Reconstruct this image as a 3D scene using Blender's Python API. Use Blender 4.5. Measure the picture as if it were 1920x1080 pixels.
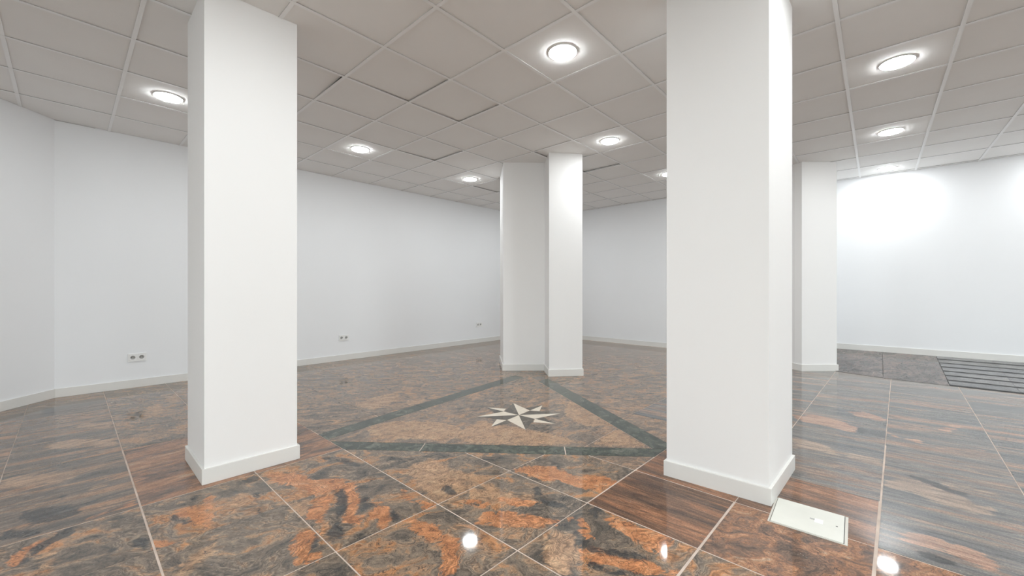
import bpy, bmesh, math, random
from mathutils import Vector

for o in list(bpy.data.objects):
    bpy.data.objects.remove(o, do_unlink=True)
scene = bpy.context.scene
COL = scene.collection
random.seed(7)

# ------------------------------------------------------------------ camera
TH = 0.7353                      # view direction, angle from the +X axis of the room grid
HC = 1.0971                      # lens height
HT = 2.8116                      # suspended ceiling height
cam_d = bpy.data.cameras.new('camera')
cam = bpy.data.objects.new('camera', cam_d)
COL.objects.link(cam)
cam.location = (0, 0, HC)
cam.rotation_euler = (math.pi / 2, 0, TH - math.pi / 2)
cam_d.sensor_width = 36
cam_d.lens = 36 * 755.3627 / 1920
cam_d.shift_y = 2.8564 / 1920
cam_d.clip_start = 0.02
scene.camera = cam

# ------------------------------------------------------------------ daylight
w = bpy.data.worlds.new('world'); scene.world = w
w.use_nodes = True
bg = w.node_tree.nodes['Background']
bg.inputs[0].default_value = (0.95, 0.975, 1.0, 1)
bg.inputs[1].default_value = 4.5

# ------------------------------------------------------------------ exposure
scene.view_settings.view_transform = 'Standard'
scene.view_settings.look = 'None'
scene.view_settings.exposure = 0.03
scene.view_settings.gamma = 1.0
scene.view_settings.use_curve_mapping = False
LAMP_POWER = 128.0

# ------------------------------------------------------------------ materials
def mat(name, base, rough=0.6, spec=0.5, noise=0.0, nscale=8.0, bump=0.0, bscale=150.0, metal=0.0):
    m = bpy.data.materials.new(name); m.use_nodes = True
    nt = m.node_tree; N = nt.nodes; L = nt.links
    p = N['Principled BSDF']
    p.inputs['Roughness'].default_value = rough
    p.inputs['Specular IOR Level'].default_value = spec
    p.inputs['Metallic'].default_value = metal
    tc = N.new('ShaderNodeTexCoord')
    n = N.new('ShaderNodeTexNoise'); n.inputs['Scale'].default_value = nscale; n.inputs['Detail'].default_value = 4
    L.new(tc.outputs['Object'], n.inputs['Vector'])
    r = N.new('ShaderNodeValToRGB')
    lo = [c * (1 - noise) for c in base[:3]]; hi = [min(1, c * (1 + noise)) for c in base[:3]]
    r.color_ramp.elements[0].color = (*lo, 1); r.color_ramp.elements[1].color = (*hi, 1)
    r.color_ramp.elements[0].position = 0.3; r.color_ramp.elements[1].position = 0.7
    L.new(n.outputs['Fac'], r.inputs[0]); L.new(r.outputs[0], p.inputs['Base Color'])
    if bump > 0:
        n2 = N.new('ShaderNodeTexNoise'); n2.inputs['Scale'].default_value = bscale
        L.new(tc.outputs['Object'], n2.inputs['Vector'])
        b = N.new('ShaderNodeBump'); b.inputs['Strength'].default_value = bump; b.inputs['Distance'].default_value = 0.002
        L.new(n2.outputs['Fac'], b.inputs['Height']); L.new(b.outputs[0], p.inputs['Normal'])
    return m

M = {}
M['wall'] = mat('wall_paint', (0.872, 0.881, 0.894), 0.75, 0.25, 0.006, 1.5, 0.05, 90)
M['column'] = mat('column_paint', (0.868, 0.860, 0.848), 0.7, 0.25, 0.006, 1.5, 0.05, 90)
M['skirt'] = mat('skirting_lacquer', (0.765, 0.755, 0.725), 0.35, 0.4, 0.01, 4)
M['panel'] = mat('ceiling_panel_mineral', (0.90, 0.888, 0.872), 0.9, 0.1, 0.012, 3, 0.08, 260)
M['rail'] = mat('rail_white_enamel', (0.94, 0.94, 0.94), 0.45, 0.4, 0.005, 3)
M['raildark'] = mat('rail_edge_grey', (0.55, 0.54, 0.53), 0.7, 0.2, 0.02, 3)  # grey rail edges put the shadow line beside the panels into the colour
M['plenum'] = mat('plenum_dark', (0.06, 0.058, 0.055), 0.9, 0.1)
M['grout'] = mat('grout', (0.60, 0.50, 0.43), 0.8, 0.2, 0.18, 9)
M['white_plastic'] = mat('white_plastic', (0.88, 0.878, 0.865), 0.3, 0.5, 0.01)
M['recess_plastic'] = mat('recess_plastic', (0.42, 0.415, 0.40), 0.4, 0.4, 0.02)
M['black'] = mat('contact_black', (0.03, 0.03, 0.03), 0.5, 0.3)
M['brass'] = mat('contact_metal', (0.55, 0.53, 0.48), 0.35, 0.5, 0.02, 8, 0, 150, 0.9)
M['lid'] = mat('floor_box_cream', (0.72, 0.72, 0.66), 0.28, 0.5, 0.03, 12)
M['lidframe'] = mat('floor_box_frame', (0.62, 0.60, 0.54), 0.35, 0.5, 0.03, 12)
M['cream_stone'] = mat('cream_marble', (0.72, 0.64, 0.53), 0.10, 0.5, 0.06, 22)
M['alu'] = mat('window_aluminium', (0.16, 0.165, 0.17), 0.4, 0.5, 0.02, 5, 0, 150, 0.3)
M['pavement'] = mat('pavement_concrete', (0.45, 0.44, 0.43), 0.9, 0.2, 0.1, 5)

def m_emit():
    m = bpy.data.materials.new('led_diffuser'); m.use_nodes = True
    nt = m.node_tree; N = nt.nodes; L = nt.links
    p = N['Principled BSDF']
    p.inputs['Base Color'].default_value = (0.9, 0.9, 0.9, 1)
    p.inputs['Emission Color'].default_value = (0.945, 0.985, 1.0, 1)
    p.inputs['Emission Strength'].default_value = LAMP_POWER
    p.inputs['Roughness'].default_value = 0.4
    return m
M['led'] = m_emit()

def m_glass():
    m = bpy.data.materials.new('window_glass'); m.use_nodes = True
    nt = m.node_tree; N = nt.nodes; L = nt.links
    N.remove(N['Principled BSDF'])
    t = N.new('ShaderNodeBsdfTransparent'); t.inputs[0].default_value = (0.93, 0.96, 0.96, 1)
    g = N.new('ShaderNodeBsdfGlossy'); g.inputs['Roughness'].default_value = 0.02
    mx = N.new('ShaderNodeMixShader'); mx.inputs[0].default_value = 0.06
    L.new(t.outputs[0], mx.inputs[1]); L.new(g.outputs[0], mx.inputs[2])
    L.new(mx.outputs[0], N['Material Output'].inputs[0])
    return m
M['glass'] = m_glass()

def granite(name, ang=0.0, stretch=(1.0, 1.0), scale=2.0, warp=0.5, ramp=None, band=0.5, bandscale=14.0,
            vein=0.5, rough=0.05, seed=0.0, speck=0.5, dull=0.0):
    """polished multicolour granite: warped noise bands of charcoal, grey brown, tan and rust"""
    m = bpy.data.materials.new(name); m.use_nodes = True
    nt = m.node_tree; N = nt.nodes; L = nt.links
    p = N['Principled BSDF']
    def nd(t, **kw):
        n = N.new(t)
        for k, v in kw.items(): setattr(n, k, v)
        return n
    def math_(op, a, b=None, c=None, clamp=False):
        n = nd('ShaderNodeMath', operation=op, use_clamp=clamp)
        for i, v in enumerate((a, b, c)):
            if v is None: continue
            if isinstance(v, (int, float)): n.inputs[i].default_value = v
            else: L.new(v, n.inputs[i])
        return n.outputs[0]
    def vmath(op, a, b=None):
        n = nd('ShaderNodeVectorMath', operation=op)
        for i, v in enumerate((a, b)):
            if v is None: continue
            if isinstance(v, tuple): n.inputs[i].default_value = v
            elif isinstance(v, (int, float)): n.inputs['Scale'].default_value = v
            else: L.new(v, n.inputs[i])
        return n.outputs[0]
    def noise(vec, sc, det=4, rg=0.55, dist=0.0):
        n = nd('ShaderNodeTexNoise'); n.inputs['Scale'].default_value = sc; n.inputs['Detail'].default_value = det
        n.inputs['Roughness'].default_value = rg; n.inputs['Distortion'].default_value = dist
        L.new(vec, n.inputs['Vector']); return n
    def ramp_(fac, els, interp='LINEAR'):
        r = nd('ShaderNodeValToRGB'); cr = r.color_ramp; cr.interpolation = interp
        while len(cr.elements) < len(els): cr.elements.new(0.5)
        for e, (pos, c) in zip(cr.elements, els):
            e.position = pos; e.color = (*c, 1) if len(c) == 3 else c
        L.new(fac, r.inputs[0]); return r.outputs[0]
    def mix(fac, a, b, mode='MIX'):
        n = nd('ShaderNodeMix', data_type='RGBA', blend_type=mode, clamp_factor=True)
        if isinstance(fac, (int, float)): n.inputs[0].default_value = fac
        else: L.new(fac, n.inputs[0])
        for i, v in ((6, a), (7, b)):
            if isinstance(v, tuple): n.inputs[i].default_value = (*v, 1)
            else: L.new(v, n.inputs[i])
        return n.outputs[2]
    tc = nd('ShaderNodeTexCoord'); oi = nd('ShaderNodeObjectInfo')
    off = nd('ShaderNodeCombineXYZ')
    L.new(math_('MULTIPLY_ADD', oi.outputs['Random'], 53.0, seed), off.inputs[0])
    L.new(math_('MULTIPLY_ADD', oi.outputs['Random'], 91.0, seed * 1.7), off.inputs[1])
    L.new(math_('MULTIPLY', oi.outputs['Random'], 17.0), off.inputs[2])
    mp = nd('ShaderNodeMapping'); mp.inputs['Rotation'].default_value = (0, 0, ang)
    L.new(tc.outputs['Object'], mp.inputs['Vector'])
    base = vmath('ADD', mp.outputs[0], off.outputs[0])
    st = vmath('MULTIPLY', base, (stretch[0], stretch[1], 1.0))
    wn = noise(st, scale * 0.9, 3, 0.5)
    wv = vmath('SCALE', vmath('SUBTRACT', wn.outputs['Color'], (0.5, 0.5, 0.5)), warp)
    wst = vmath('ADD', st, wv)
    n_main = noise(wst, scale, 8, 0.62, 0.35)
    fac = n_main.outputs['Fac']
    # thin striations that follow the contours of the flow
    wvv = vmath('ADD', st, vmath('SCALE', vmath('SUBTRACT', wn.outputs['Color'], (0.5, 0.5, 0.5)), warp * 1.4))
    n_lo = noise(wvv, scale * 0.9, 2.5, 0.45, 0.3)
    bsin = math_('SINE', math_('MULTIPLY', n_lo.outputs['Fac'], bandscale * 12.0))
    bsn = math_('MULTIPLY_ADD', bsin, 0.5, 0.5)
    patch = noise(base, 3.1, 2, 0.5)
    pm = math_('DIVIDE', math_('SUBTRACT', patch.outputs['Fac'], 0.42), 0.16, clamp=True)
    col = ramp_(fac, ramp)
    a1 = nd('ShaderNodeAttribute', attribute_name='rust'); a2 = nd('ShaderNodeAttribute', attribute_name='dark')
    a3 = nd('ShaderNodeAttribute', attribute_name='tan')
    jn = noise(wst, 8.0, 8, 0.68, 0.3)
    jit = math_('MULTIPLY', math_('SUBTRACT', jn.outputs['Fac'], 0.5), 2.6)
    def mask(attr, w=0.08, thr=0.5):
        v = math_('ADD', attr, math_('MULTIPLY', jit, math_('MULTIPLY', attr, 2.0, clamp=True)))
        return math_('DIVIDE', math_('SUBTRACT', v, thr - w), 2 * w, clamp=True)
    on = noise(st, 12.0, 6, 0.6, 0.4)
    k = dull
    def dl(c): g = sum(c) / 3; return tuple(x * (1 - k) + g * k for x in c)
    rust = ramp_(on.outputs['Fac'], [(0.25, dl((0.24, 0.10, 0.045))), (0.42, dl((0.46, 0.18, 0.068))), (0.58, dl((0.55, 0.235, 0.095))), (0.72, dl((0.58, 0.32, 0.17)))])
    tan = ramp_(on.outputs['Fac'], [(0.3, dl((0.24, 0.155, 0.10))), (0.5, dl((0.43, 0.25, 0.138))), (0.7, dl((0.51, 0.33, 0.19)))])
    dark = ramp_(on.outputs['Fac'], [(0.3, (0.028, 0.030, 0.032)), (0.6, (0.065, 0.066, 0.066)), (0.75, (0.13, 0.12, 0.11))])
    col = mix(math_('MULTIPLY', mask(a3.outputs['Fac'], 0.16), 0.85), col, tan)
    col = mix(math_('MULTIPLY', mask(a1.outputs['Fac'], 0.10), 0.92), col, rust)
    col = mix(math_('MULTIPLY', mask(a2.outputs['Fac'], 0.14, 0.55), 0.9), col, dark)
    bw = ramp_(bsn, [(0.0, (0.50, 0.49, 0.49)), (0.5, (0.95, 0.95, 0.95)), (1.0, (1.30, 1.27, 1.23))])
    col = mix(math_('MULTIPLY', pm, band), col, bw, 'MULTIPLY')
    # dark veins
    vn = noise(wvv, scale * 1.3, 6, 0.6, 0.6)
    vd = math_('ABSOLUTE', math_('SUBTRACT', vn.outputs['Fac'], 0.47))
    vm = math_('MULTIPLY', math_('SUBTRACT', 1.0, math_('DIVIDE', vd, 0.013), clamp=True), math_('MULTIPLY', math_('SUBTRACT', 1.0, math_('MULTIPLY', pm, 0.6)), vein))
    col = mix(vm, col, (0.034, 0.034, 0.035))
    # crystalline grain, coarse clots along the flow and fine crystals
    gr = noise(base, 150.0, 2, 0.65)
    g2 = ramp_(gr.outputs['Fac'], [(0.28, (0.45, 0.45, 0.46)), (0.5, (1.0, 1.0, 1.0)), (0.72, (1.7, 1.62, 1.52))])
    col = mix(speck, col, g2, 'MULTIPLY')
    mid = noise(wst, 16.0, 6, 0.72)
    g3 = ramp_(mid.outputs['Fac'], [(0.30, (0.50, 0.50, 0.51)), (0.5, (1.0, 1.0, 1.0)), (0.70, (1.42, 1.38, 1.33))])
    col = mix(0.9, col, g3, 'MULTIPLY')
    fleck = nd('ShaderNodeTexVoronoi'); fleck.inputs['Scale'].default_value = 60.0
    L.new(base, fleck.inputs['Vector'])
    fm = math_('LESS_THAN', fleck.outputs['Distance'], 0.085)
    fr = noise(base, 9.0, 2, 0.5)
    col = mix(math_('MULTIPLY', fm, math_('MULTIPLY', math_('GREATER_THAN', fr.outputs['Fac'], 0.56), 0.6)), col, (0.62, 0.58, 0.53))
    L.new(col, p.inputs['Base Color'])
    p.inputs['Roughness'].default_value = rough
    p.inputs['Specular IOR Level'].default_value = 0.45
    return m

DK = (0.040, 0.040, 0.039); GD = (0.105, 0.092, 0.079); GB = (0.20, 0.16, 0.125); TN = (0.33, 0.21, 0.13)
R_SW = [(0.27, (0.033, 0.033, 0.033)), (0.36, (0.090, 0.080, 0.069)), (0.44, (0.150, 0.122, 0.098)), (0.51, (0.215, 0.168, 0.128)), (0.57, (0.32, 0.205, 0.13)), (0.63, (0.42, 0.20, 0.09)), (0.70, (0.30, 0.21, 0.148)), (0.78, (0.18, 0.145, 0.115))]
R_FAR = [(0.26, (0.060, 0.054, 0.048)), (0.37, (0.125, 0.103, 0.085)), (0.47, (0.205, 0.158, 0.122)), (0.55, (0.285, 0.195, 0.138)), (0.64, (0.385, 0.225, 0.130)), (0.76, (0.26, 0.19, 0.145))]
R_LIN = [(0.27, (0.065, 0.062, 0.058)), (0.39, (0.12, 0.105, 0.092)), (0.48, (0.18, 0.142, 0.114)), (0.55, (0.265, 0.178, 0.125)), (0.63, (0.36, 0.205, 0.125)), (0.74, (0.23, 0.175, 0.14))]
R_RED = [(0.27, (0.055, 0.040, 0.033)), (0.39, (0.115, 0.072, 0.052)), (0.49, (0.195, 0.108, 0.070)), (0.57, (0.29, 0.14, 0.078)), (0.67, (0.39, 0.205, 0.125)), (0.78, (0.24, 0.155, 0.11))]
R_GRY = [(0.27, (0.070, 0.074, 0.078)), (0.40, (0.125, 0.128, 0.130)), (0.50, (0.175, 0.165, 0.155)), (0.57, (0.25, 0.185, 0.15)), (0.64, (0.33, 0.205, 0.150)), (0.74, (0.18, 0.17, 0.16))]
R_GREEN = [(0.30, (0.020, 0.027, 0.023)), (0.44, (0.042, 0.053, 0.044)), (0.55, (0.075, 0.088, 0.070)), (0.68, (0.15, 0.155, 0.125))]
R_RMP = [(0.27, (0.06, 0.057, 0.057)), (0.42, (0.12, 0.11, 0.105)), (0.52, (0.17, 0.148, 0.14)), (0.62, (0.23, 0.18, 0.16)), (0.74, (0.15, 0.14, 0.138))]
R_SLT = [(0.30, (0.12, 0.123, 0.128)), (0.50, (0.175, 0.177, 0.18)), (0.70, (0.24, 0.235, 0.23))]
R_RSW = [(0.27, (0.055, 0.045, 0.040)), (0.37, (0.115, 0.080, 0.062)), (0.46, (0.205, 0.122, 0.085)), (0.53, (0.31, 0.158, 0.092)), (0.60, (0.38, 0.205, 0.118)), (0.66, (0.45, 0.31, 0.21)), (0.74, (0.25, 0.165, 0.12))]
R_BRN = [(0.30, (0.050, 0.044, 0.036)), (0.50, (0.085, 0.073, 0.058)), (0.70, (0.13, 0.11, 0.09))]
M['swirl'] = granite('granite_swirl', 0.6, (1.0, 1.35), 3.4, 0.9, R_SW, 0.75, 9.0, 0.95, dull=0.08)
M['slab'] = granite('granite_star_slab', 0.2, (1.0, 1.5), 4.6, 0.9, R_FAR, 0.6, 8.0, 0.95, dull=0.08)
M['rampstone'] = granite('granite_ramp', 0.5, (1.0, 1.6), 3.4, 0.8, R_RMP, 0.35, 6.0, 0.7)
M['slat'] = granite('granite_slat', math.pi / 2, (0.4, 2.2), 2.6, 0.4, R_SLT, 0.25, 5.0, 0.2)
M['far'] = granite('granite_far', 0.75, (1.0, 1.9), 4.4, 0.8, R_FAR, 0.5, 8.0, 0.9, dull=0.12)
M['linA'] = granite('granite_linear', 0.0, (0.45, 2.5), 3.1, 0.5, R_LIN, 0.5, 8.0, 0.8, dull=0.22)
M['redA'] = granite('granite_red_linear', 0.0, (0.6, 2.2), 3.4, 0.5, R_RSW, 0.45, 8.0, 0.6)
M['redB'] = granite('granite_red_fine', math.pi / 2, (0.45, 4.2), 3.2, 0.3, R_RED, 0.5, 9.0, 0.6)
M['redswirl'] = granite('granite_red_swirl', 0.9, (1.0, 1.3), 4.2, 1.0, R_RSW, 0.65, 9.0, 1.0)
M['gryB'] = granite('granite_grey_linear', math.pi / 2 - 0.06, (0.30, 2.4), 2.9, 0.5, R_GRY, 0.42, 7.0, 0.6, dull=0.48)
M['green'] = granite('green_marble', 0.4, (1, 1), 9.0, 0.4, R_GREEN, 0.25, 8.0, 0.15)
M['brown_stone'] = granite('brown_marble', 0.4, (1, 1), 9.0, 0.3, R_BRN, 0.15, 8.0, 0.0)

# ------------------------------------------------------------------ helpers
def link(name, me, parent=None, loc=(0, 0, 0), rot=(0, 0, 0)):
    o = bpy.data.objects.new(name, me); COL.objects.link(o)
    o.location = loc; o.rotation_euler = rot
    if parent is not None: o.parent = parent
    return o
def mesh_from(name, verts, faces, mats, fm=None, smooth=False):
    me = bpy.data.meshes.new(name); me.from_pydata(verts, [], faces)
    for m in (mats if isinstance(mats, (list, tuple)) else [mats]): me.materials.append(m)
    if fm:
        for p, i in zip(me.polygons, fm): p.material_index = i
    if smooth:
        for p in me.polygons: p.use_smooth = True
    me.update(); return me
def empty(name, loc=(0, 0, 0), rot=(0, 0, 0)):
    o = bpy.data.objects.new(name, None); COL.objects.link(o); o.location = loc; o.rotation_euler = rot
    o.empty_display_size = 0.1
    return o
def tag(o, label=None, cat=None, group=None, kind=None):
    if label: o['label'] = label
    if cat: o['category'] = cat
    if group: o['group'] = group
    if kind: o['kind'] = kind
    return o
def area2(P): return sum(P[i][0] * P[(i + 1) % len(P)][1] - P[(i + 1) % len(P)][0] * P[i][1] for i in range(len(P)))
def ccw(P): return P if area2(P) > 0 else P[::-1]
def clip(P, a, b, c):
    """keep the part of polygon P where a*x+b*y >= c"""
    out = []
    for i in range(len(P)):
        p, q = P[i], P[(i + 1) % len(P)]
        dp, dq = a * p[0] + b * p[1] - c, a * q[0] + b * q[1] - c
        if dp >= 0: out.append(p)
        if dp * dq < 0:
            t = dp / (dp - dq); out.append((p[0] + t * (q[0] - p[0]), p[1] + t * (q[1] - p[1])))
    if len(out) < 3 or abs(area2(out)) < 2e-4: return []
    return out
def prism(name, P, z0, z1, m, parent=None, center=True, top=None):
    """upright prism over plan polygon P; local origin at its centroid"""
    P = ccw(P); n = len(P)
    cx = sum(p[0] for p in P) / n if center else 0; cy = sum(p[1] for p in P) / n if center else 0
    v = [(x - cx, y - cy, z0) for x, y in P] + [(x - cx, y - cy, z1) for x, y in (top or P)]
    f = [tuple(range(n))[::-1], tuple(range(n, 2 * n))] + [(i, (i + 1) % n, n + (i + 1) % n, n + i) for i in range(n)]
    return link(name, mesh_from(name, v, f, m), parent, (cx, cy, 0))
def offset_poly(P, d):
    P = ccw(P); n = len(P); out = []
    for i in range(n):
        a, b, c = Vector(P[i - 1]), Vector(P[i]), Vector(P[(i + 1) % n])
        e1 = (b - a).normalized(); e2 = (c - b).normalized()
        n1 = Vector((e1.y, -e1.x)); n2 = Vector((e2.y, -e2.x))
        k = (n1 + n2); k = k / max(1e-6, k.dot(n1))
        q = b + k * d; out.append((q.x, q.y))
    return out
def bevel_mesh(me, w=0.003, seg=2, ang=0.6):
    bm = bmesh.new(); bm.from_mesh(me)
    ed = [e for e in bm.edges if len(e.link_faces) == 2 and e.calc_face_angle(0) > ang]
    bmesh.ops.bevel(bm, geom=ed, offset=w, segments=seg, profile=0.7, affect='EDGES')
    bm.to_mesh(me); bm.free()
def box(name, x0, x1, y0, y1, z0, z1, m, parent=None, bev=0.0):
    v = [(x, y, z) for z in (z0, z1) for x, y in ((x0, y0), (x1, y0), (x1, y1), (x0, y1))]
    f = [(3, 2, 1, 0), (4, 5, 6, 7), (0, 1, 5, 4), (1, 2, 6, 5), (2, 3, 7, 6), (3, 0, 4, 7)]
    me = mesh_from(name, v, f, m)
    if bev: bevel_mesh(me, bev)
    return link(name, me, parent)
def lathe(name, prof, m, parent=None, loc=(0, 0, 0), seg=48, rot=(0, 0, 0), fm=None, close=False):
    """prof: list of (r, z); r = 0 at an end closes it"""
    v = []; f = []
    rings = []
    for r, z in prof:
        if r < 1e-6: rings.append([len(v)]); v.append((0, 0, z))
        else:
            rings.append(list(range(len(v), len(v) + seg)))
            v += [(r * math.cos(2 * math.pi * k / seg), r * math.sin(2 * math.pi * k / seg), z) for k in range(seg)]
    for a, b in zip(rings, rings[1:]):
        for k in range(seg):
            k2 = (k + 1) % seg
            if len(a) == 1 and len(b) == 1: continue
            if len(a) == 1: f.append((a[0], b[k2], b[k]))
            elif len(b) == 1: f.append((a[k], a[k2], b[0]))
            else: f.append((a[k], a[k2], b[k2], b[k]))
    me = mesh_from(name, v, f, m, None, True)
    return link(name, me, parent, loc, rot)

def in_view(x, y, m=0.5):
    """roughly what the lens, or one a step beside it, can see"""
    f = x * math.cos(TH) + y * math.sin(TH); r = x * math.sin(TH) - y * math.cos(TH)
    return f > 0.3 and abs(r) < f * 1.30 + m
class Rest:
    """collects the pieces far outside the picture into one mesh"""
    def __init__(self): self.v = []; self.f = []
    def add(self, P, z0, z1):
        P = ccw(P); n = len(P); k = len(self.v)
        self.v += [(x, y, z0) for x, y in P] + [(x, y, z1) for x, y in P]
        self.f += [tuple(k + i for i in range(n))[::-1], tuple(k + n + i for i in range(n))] + [(k + i, k + (i + 1) % n, k + n + (i + 1) % n, k + n + i) for i in range(n)]
    def build(self, name, m, parent):
        o = link(name, mesh_from(name, self.v, self.f, m), parent); o['kind'] = 'stuff'; return o

# ------------------------------------------------------------------ room plan
WL = lambda a: 6.16 - 0.015 * (a - 1)          # left wall line
BACK = 7.577; RIGHT = 8.18; REAR = -4.6; WIN = -5.2; JOG = 0.75
P_CORNER = (-0.083, WL(-0.083)); P_LREAR = (REAR, 1.36)
P_BL = (BACK, WL(BACK))
ZW = 3.0
def wall(name, p, q, thick=0.18, z0=-0.05, z1=ZW, m=None, ext=(0, 0)):
    """wall whose room face runs p -> q, body on the right-hand side of p->q"""
    p = Vector(p); q = Vector(q); d = (q - p).normalized(); nrm = Vector((d.y, -d.x))
    p2 = p - d * ext[0]; q2 = q + d * ext[1]
    P = [tuple(p2), tuple(q2), tuple(q2 + nrm * thick), tuple(p2 + nrm * thick)]
    o = prism(name, P, z0, z1, m or M['wall']); o['kind'] = 'structure'; return o
# counter-clockwise seen from above, room on the left of each run
wall('wall_right', (RIGHT, WIN), (RIGHT, JOG), ext=(0, 0.18))
wall('wall_jog', (RIGHT, JOG), (BACK, JOG))
wall('wall_back', (BACK, JOG + 0.18), P_BL, ext=(0, 0.18))
wall('wall_left', P_BL, P_CORNER, ext=(0, 0.05))
wall('wall_corner', P_CORNER, P_LREAR)

# skirting boards along the walls
def board(name, p, q, z0=0.0, h=0.09, t=0.013, z0q=None):
    p = Vector(p); q = Vector(q); d = (q - p).normalized(); nrm = Vector((-d.y, d.x))
    P = [tuple(p), tuple(q), tuple(q + nrm * t), tuple(p + nrm * t)]
    o = prism(name, P, z0, z0 + h, M['skirt']); bevel_mesh(o.data, 0.003, 2); o['kind'] = 'structure'; return o
ZR = 0.163
board('baseboard_right', (RIGHT, WIN + 0.02), (RIGHT, JOG - 0.002), ZR, 0.088)
board('baseboard_back', (BACK, JOG + 0.2), P_BL)
board('baseboard_left', (P_BL[0] - 0.014, P_BL[1]), P_CORNER)
board('baseboard_corner', P_CORNER, P_LREAR)
board('baseboard_rear', P_LREAR, (REAR, WIN))

# unseen shopfronts added to bring in fill daylight (behind the lens and along the right): parapet, header, piers, glazed bays
def added_shopfront(nm, p, q, bays, n0, sill=0.12, head=2.70):
    p = Vector(p); q = Vector(q); d = (q - p).normalized(); ln = (q - p).length; ang = math.atan2(d.y, d.x)
    def wbox(name, x0, x1, z0, z1, y0=-0.18, y1=0.0):
        o = box(name, x0, x1, y0, y1, z0, z1, M['wall']); o.location = (p.x, p.y, 0); o.rotation_euler = (0, 0, ang); o['kind'] = 'structure'
    wbox('wall_%s_sill' % nm, 0, ln, -0.05, sill); wbox('wall_%s_header' % nm, 0, ln, head, ZW)
    edges = [0] + [x for b in bays for x in b] + [ln]
    for k in range(0, len(edges), 2): wbox('wall_%s_pier_%d' % (nm, k // 2 + 1), edges[k], edges[k + 1], sill, head)
    for k, (a, b) in enumerate(bays):
        c = p + d * ((a + b) / 2)
        e = empty('window_%d' % (n0 + k), (c.x, c.y, sill), (0, 0, ang)); e['kind'] = 'structure'
        hw = (b - a) / 2; hh = head - sill; ya, yb = -0.12, -0.06
        box('frame_rail', -hw, hw, ya, yb, 0, 0.05, M['alu'], e); box('frame_rail', -hw, hw, ya, yb, hh - 0.05, hh, M['alu'], e)
        for x in (-hw, -0.025, hw - 0.05): box('frame_stile', x, x + 0.05, ya, yb, 0.05, hh - 0.05, M['alu'], e)
        for x0, x1 in ((-hw + 0.05, -0.025), (0.025, hw - 0.05)): box('pane', x0, x1, -0.094, -0.086, 0.05, hh - 0.05, M['glass'], e)
added_shopfront('rear', P_LREAR, (REAR, WIN), [(0.2, 2.1), (2.3, 4.2), (4.4, 6.3)], 1)
added_shopfront('window', (REAR, WIN), (RIGHT, WIN), [(0.25, 4.2), (9.5, 11.6)], 4)
box('ground', -40, 40, -40, 40, -0.25, -0.12, M['pavement'])['kind'] = 'structure'  # unseen pavement outside, added to hold back sky light from below

# ------------------------------------------------------------------ ceiling: slab, rails, panels
G0 = (1.50815, 2.58391); T = 0.6
def gA(a): return G0[0] + T * a
def gB(b): return G0[1] + T * b
ceil_o = box('ceiling', REAR - 0.2, RIGHT + 0.2, WIN - 0.2, 6.5, HT + 0.16, HT + 0.22, M['plenum'])
ceil_o['kind'] = 'structure'
def room_clip(P, g=0.0):
    P = clip(P, 1, 0, REAR + g)
    if P: P = clip(P, -1, 0, -(RIGHT - g))
    if P: P = clip(P, 0, 1, WIN + g)
    if P: P = clip(P, -0.015, -1, -(WL(0) - g))
    if P:   # slanted corner wall
        d = Vector(P_LREAR) - Vector(P_CORNER); d.normalize(); nx, ny = -d.y, d.x
        P = clip(P, nx, ny, nx * P_CORNER[0] + ny * P_CORNER[1] + g)
    if P and min(p[0] for p in P) < BACK and max(p[1] for p in P) > JOG and max(p[0] for p in P) > BACK:
        P = clip(P, -1, 0, -(BACK - g)) if (sum(p[1] for p in P) / len(P)) > JOG else P
    if P and (sum(p[0] for p in P) / len(P)) > BACK and (sum(p[1] for p in P) / len(P)) > JOG: return []
    return P
def rail_obj(P, z):
    P = ccw(P); n = len(P); cx = sum(p[0] for p in P) / n; cy = sum(p[1] for p in P) / n
    v = [(x - cx, y - cy, z) for x, y in P] + [(x - cx, y - cy, z + 0.0050) for x, y in P]
    f = [tuple(range(n))[::-1], tuple(range(n, 2 * n))] + [(i, (i + 1) % n, n + (i + 1) % n, n + i) for i in range(n)]
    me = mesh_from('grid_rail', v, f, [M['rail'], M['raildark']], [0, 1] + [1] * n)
    o = link('grid_rail', me, None, (cx, cy, 0)); o.parent = ceil_o
hw = 0.012
for b in range(-13, 7):
    y = gB(b); far = BACK if y > JOG else RIGHT
    P = room_clip([(REAR, y - hw), (far, y - hw), (far, y + hw), (REAR, y + hw)])
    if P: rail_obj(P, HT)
for a in range(-10, 12):
    x = gA(a)
    lo, hi = WIN, 6.4
    if x > BACK - 0.02: hi = JOG
    P = room_clip([(x - hw, lo), (x + hw, lo), (x + hw, hi), (x - hw, hi)])
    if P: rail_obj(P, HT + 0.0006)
lifted = {(-1, 1): ((0, 1), 0.020), (5, 0): ((1, None), 0.016), (4, 0): ((None, 1), 0.010), (2, 2): ((1, None), 0.010), (0, 0): ((1, None), 0.008), (1, 0): ((1, None), 0.006), (5, 3): ((None, 1), 0.008)}
rest_panels = Rest()
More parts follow.
